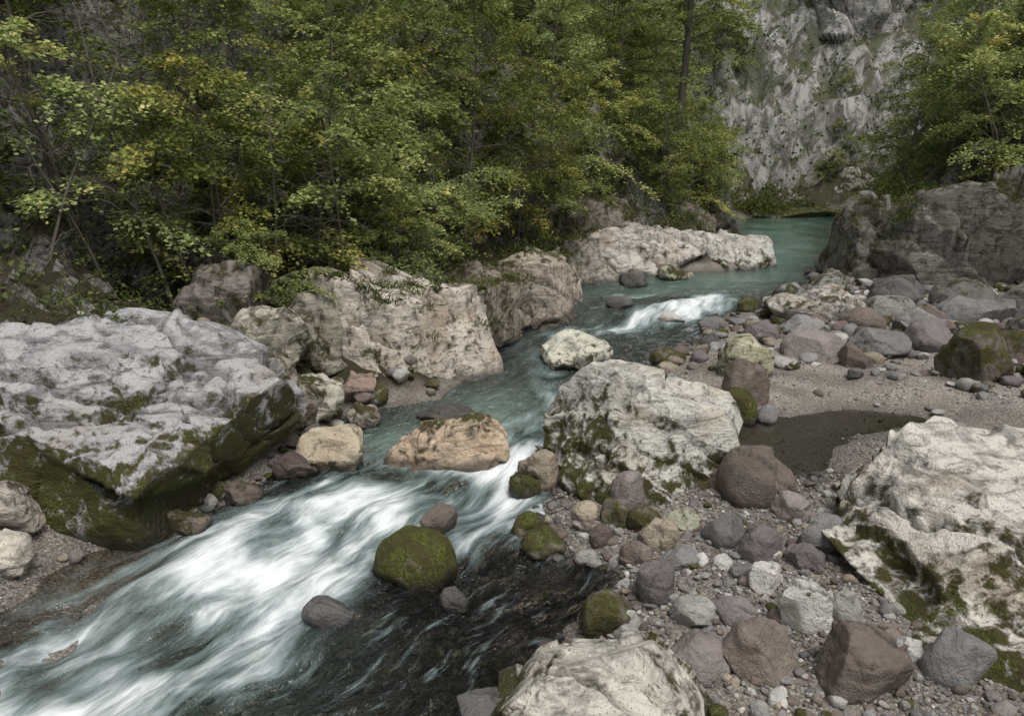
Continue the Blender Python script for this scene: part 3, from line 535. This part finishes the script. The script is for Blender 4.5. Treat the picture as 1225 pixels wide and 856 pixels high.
def conifer(seed,H=13,Lm=2.6,ls=.13,z0=.05):
    r=R(seed);A=Acc();t=np.linspace(0,1,10)
    T=np.stack([.15*np.sin(t*3+seed),.15*np.cos(t*2.3),t*H],-1);V,F=tube(T,.16*(1-t*.93),7);A.add(V,F,0,0)
    LC=[];LD=[];LV=[];nb=int(H*9)
    for i in range(nb):
        u=z0+(1-z0)*(i+r.rand())/nb;p0=np.array([np.interp(u,t,T[:,j]) for j in range(3)]);az=i*2.4+r.uniform(-.4,.4)
        L=Lm*(1-u)**.75*r.uniform(.7,1.1)+.15;q=np.linspace(0,1,8);d=r.uniform(.15,.4)
        B=p0+np.stack([np.cos(az)*q*L,np.sin(az)*q*L,L*(.05*q-d*q+.25*d*q**3)],-1)
        V,F=tube(B,np.maximum(.014*L*(1-q*.8),.004),4);A.add(V,F,0,0)
        nt=int(5+L*6);cl=r.uniform(.1,.7)
        for j in range(nt):
            qq=.15+.85*(j+.5)/nt;s0=np.array([np.interp(qq,q,B[:,m]) for m in range(3)])
            az2=az+(1 if j%2 else -1)*r.uniform(.6,1.1);l2=L*.33*(1.15-qq)+.12;k=int(6+l2*20)
            s=r.rand(k);dv=np.array([math.cos(az2),math.sin(az2),-.35])
            LC.append(s0+dv*(s*l2)[:,None]+r.normal(0,.02,(k,3)));LD.append(np.tile(dv,(k,1)));LV.append(np.clip(cl+.2*qq+r.normal(0,.15,k),0,1))
    C=np.concatenate(LC);D=np.concatenate(LD);v=np.concatenate(LV);n=len(C)
    V,F=leaves(C,D,r.uniform(.7,1.3,n)*ls,r,.6,.15);A.add(V,F,1,np.repeat(v,4))
    return A.mesh("spruce_tree",[BARK,NEED])
BT=[broadleaf(1,7,44,2.6,per=18,yel=.25,rt=.06),broadleaf(2,6,42,2.4,stems=3,rt=.04,per=18,z0=.03,bare=.08),broadleaf(3,9,54,2.9,per=16,yel=.1,bare=.08,rt=.07),broadleaf(4,5,38,2.4,stems=2,rt=.04,ls=.11,per=18,yel=.45,z0=.03),broadleaf(5,8,46,2.7,per=17,yel=.0,rt=.075,bare=.1)]
TALL=broadleaf(6,17,50,3.2,.42,per=18,rt=.24,ls=.11,lean=.08)
CT=[conifer(11),conifer(12,11,2.3),conifer(13,9,2.4)]
def snag(seed):
    r=R(seed);A=Acc();t=np.linspace(0,1,14);H=6
    T=np.stack([.5*t**2*H*.3*r.uniform(-1,1)+.1*np.sin(t*6),.1*np.cos(t*5),t*H],-1);V,F=tube(T,.035*(1-t*.8),6);A.add(V,F,0,0)
    for i in range(26):
        u=r.uniform(.2,.98);p0=np.array([np.interp(u,t,T[:,j]) for j in range(3)]);az=r.uniform(0,6.28);L=r.uniform(.5,1.9)*(1.2-u);q=np.linspace(0,1,7)
        w=r.normal(0,.12,(7,3)).cumsum(0)*L*.25;w[0]=0
        B=p0+np.stack([np.cos(az)*q*L,np.sin(az)*q*L,L*(.4*q-.5*q*q)],-1)+w
        V,F=tube(B,.010*(1-q*.8),4);A.add(V,F,0,0)
        for j in range(4):
            s0=B[2+j];d=r.normal(0,1,3)*[1,1,.5];d/=np.linalg.norm(d);V,F=tube(np.stack([s0,s0+d*.2*L+[0,0,-.02],s0+d*.4*L]),np.array([.006,.004,.002]),3);A.add(V,F,0,0)
    return A.mesh("bare_tree",[BARK])
SN=[snag(1),snag(2),snag(3)]
placed=[]
def put(name,me,x,y,s=1,rz=None,dz=-.1,tilt=(0,0)):
    o=ob(name,me,(x,y,g1(x,y)+dz));o.scale=(s,s,s*random.uniform(.9,1.1));o.rotation_euler=(tilt[0],tilt[1],rz if rz is not None else random.uniform(0,6.28));placed.append((x,y));return o
def scatter(n,x0,x1,y0,y1,cond,gap,fn):
    c=0
    for _ in range(n*30):
        if c>=n:break
        x=random.uniform(x0,x1);y=random.uniform(y0,y1)
        if not cond(x,y):continue
        if any((x-a)**2+(y-b)**2<gap*gap for a,b in placed[-400:]):continue
        fn(x,y);c+=1
def LR(x,y):
    i,a,b=banks(np.array([x]),np.array([y]));return bool(i[0]),float(a[0]),float(b[0])
def wedge(x,y,m=2.5): return abs(x)<.67*max(y,0)+m
def condL(lo,hi):
    def f(x,y):
        i,a,b=LR(x,y);return (not i) and a<=b and lo<a<hi and wedge(x,y)
    return f
def condR(lo,hi):
    def f(x,y):
        i,a,b=LR(x,y);e=b-float(fw(y));return (not i) and b<a and lo<e<hi and wedge(x,y)
    return f
put("beech_tree",TALL,5.4,28.0,1,.5)
put("beech_tree",TALL,-6.5,19,.6,1.5)
for x,y,s in [(-4.9,12.3,.8),(-7.0,12.6,1.0),(-8.0,12.0,.9),(-5.9,11.7,.75),(-6.6,14,1.1),(-3.9,12.7,.6),(-7.4,10.6,.9),(-5.2,11.9,.9),(-8.6,11.3,1.1),(-6.3,10.9,.7),(-2.9,13.4,.6)]: put("bare_tree",random.choice(SN),x,y,s,tilt=(random.uniform(-.1,.35),random.uniform(-.35,.35)))
placed.clear()
for x,y,s,k in [(-4.8,12.7,.75,3),(-3.4,14.0,.8,0),(-6.6,12.0,.8,3),(-8.9,9.6,.7,3),(-1.6,16.6,.7,1),(-2.9,15.2,.8,3),(.2,19.8,.75,0),(2.2,23.6,.7,3),(-9.6,12,1,3),(-5.8,14.2,.9,1),(-1.0,18.6,.8,4),(4.6,24.6,.7,1),(5.9,27,.7,0),(-3.9,11.9,.4,1),(-2.2,14.3,.5,3),(6.9,29.5,.6,3),(8.2,34.5,.6,1),(8.6,37,.8,3),(-7.9,13.6,.8,1)]:
    put("broadleaf_tree",BT[k],x,y,s)
scatter(28,-14,8,11.8,36,condL(2.3,6),1.8,lambda x,y:put("broadleaf_tree",random.choice(BT),x,y,random.uniform(.7,1.0)))
scatter(30,-22,12,12,46,condL(5.5,13),2.5,lambda x,y:put("broadleaf_tree",random.choice(BT),x,y,random.uniform(1.0,1.4)))
scatter(6,-8,8,18,42,condL(3,10),2.2,lambda x,y:put("spruce_tree",random.choice(CT),x,y,random.uniform(.7,1.1)))
scatter(36,-30,34,40,75,lambda x,y:condL(3,36)(x,y) and not (abs(x-.412*y)<3.0 and y<75),3.6,lambda x,y:put("broadleaf_tree",random.choice(BT),x,y,random.uniform(1.3,1.9)))
scatter(7,14,24,40,44,lambda x,y:condL(1.5,8)(x,y),1.6,lambda x,y:put("broadleaf_tree",random.choice(BT),x,y,random.uniform(.25,.42)))
scatter(22,8,34,19,48,condR(1.2,9),1.7,lambda x,y:put("broadleaf_tree",random.choice(BT),x,y,random.uniform(.5,.9)))
scatter(16,9,36,21,55,condR(2,14),1.9,lambda x,y:put("spruce_tree",random.choice(CT),x,y,random.uniform(.6,.95)))

def clumps(name,C,ls,rad,mat,seed,k=20,grass=.3,droop=0):
    r=R(seed);n=len(C)
    rad=np.broadcast_to(np.asarray(rad,float).reshape(-1,1,1),(n,1,1))
    off=r.normal(0,1,(n,k,3))*rad*[1,1,.6];off[...,2]=np.abs(off[...,2])+.02
    D=(off/rad*.5).reshape(-1,3)
    P=(C[:,None]+off*r.uniform(.5,1.5,(n,1,1))).reshape(-1,3)
    g=np.repeat(r.rand(n)<grass,k)
    D[:,2]=np.where(g,1.2-droop,0);D+=r.normal(0,.3,D.shape)
    D/=np.linalg.norm(D,axis=1)[:,None]
    v=np.clip(np.repeat(r.uniform(0,.8,n),k)+r.normal(0,.12,n*k),0,1)
    V1,F1=leaves(P[~g],D[~g],r.uniform(.6,1.3,(~g).sum())*ls,r,.5)
    V2,F2=leaves(P[g],D[g],r.uniform(.8,1.6,g.sum())*ls*2.2,r,.8,.05)
    A=Acc();A.add(V1,F1,0,np.repeat(v[~g],4));A.add(V2,F2,0,np.repeat(v[g],4))
    ob(name,A.mesh(name,[mat]))
def undergrowth(name,n,seed,cond,x0,x1,y0,y1,ls,rad,grass=.3):
    r=R(seed);x=r.uniform(x0,x1,n*6);y=r.uniform(y0,y1,n*6);i,a,b=banks(x,y)
    m=cond(x,y,i,a,b)&(np.abs(x)<.68*y+3);x=x[m][:n];y=y[m][:n]
    z=ground(x,y)+np.where(y>41,.6,0);clumps(name,np.stack([x,y,z],-1),ls,np.full(len(x),rad),LEAFD,seed,grass=grass)
undergrowth("undergrowth",4600,1,lambda x,y,i,a,b:(~i)&(a<b)&(a>1.2)&(a<9),-16,9,9,36,.075,.2)
undergrowth("undergrowth",3400,2,lambda x,y,i,a,b:(~i)&(b<a)&(b-fw(y)>.5)&(b-fw(y)<10),8,30,17,45,.09,.28,grass=.45)
undergrowth("undergrowth",2400,3,lambda x,y,i,a,b:(~i)&(y>38)&(np.minimum(a,b)>2.0)&(np.minimum(a,b)<30),-20,34,38,75,.2,.5,grass=.1)
TC=np.concatenate([t[0] for t in TUFT])
near=TC[:,1]<30
clumps("grass_tufts",TC[near],.06,np.where(TC[near][:,1]>15,.14,.09),LEAFD,21,k=26,grass=.6,droop=.5)
clumps("grass_tufts",TC[~near],.16,np.full((~near).sum(),.35),LEAFD,22,k=24,grass=.3)

# ------------------------------------------------------------ light, sky, camera
sd=Vector((.3,-.5,1.2)).normalized()
el=math.asin(sd.z);az=math.atan2(sd.x,sd.y)
wd=bpy.data.worlds.new("World");scn.world=wd;wd.use_nodes=True;t=wd.node_tree;t.nodes.clear()
sk=t.nodes.new('ShaderNodeTexSky');sk.sky_type='NISHITA';sk.sun_disc=False;sk.sun_elevation=el;sk.sun_rotation=az;sk.air_density=1;sk.dust_density=4;sk.ozone_density=1
hs=t.nodes.new('ShaderNodeHueSaturation');hs.inputs['Saturation'].default_value=.3
bg=t.nodes.new('ShaderNodeBackground');bg.inputs['Strength'].default_value=.15
wo=t.nodes.new('ShaderNodeOutputWorld')
t.links.new(sk.outputs[0],hs.inputs['Color']);t.links.new(hs.outputs[0],bg.inputs[0]);t.links.new(bg.outputs[0],wo.inputs[0])
sl=bpy.data.lights.new("sun","SUN");sl.energy=1.8;sl.angle=math.radians(25);sl.color=(1,.97,.93)
so=bpy.data.objects.new("sun",sl);COL.objects.link(so);so.rotation_euler=sd.to_track_quat('Z','Y').to_euler()
cam=bpy.data.cameras.new("camera");co=bpy.data.objects.new("camera",cam);COL.objects.link(co)
co.location=(0,0,4);co.rotation_euler=(math.radians(75),0,0);cam.lens=28;cam.sensor_width=36;cam.clip_start=.1;cam.clip_end=500
scn.camera=co
scn.view_settings.view_transform='Standard';scn.view_settings.look='None';scn.view_settings.exposure=0;scn.view_settings.gamma=1
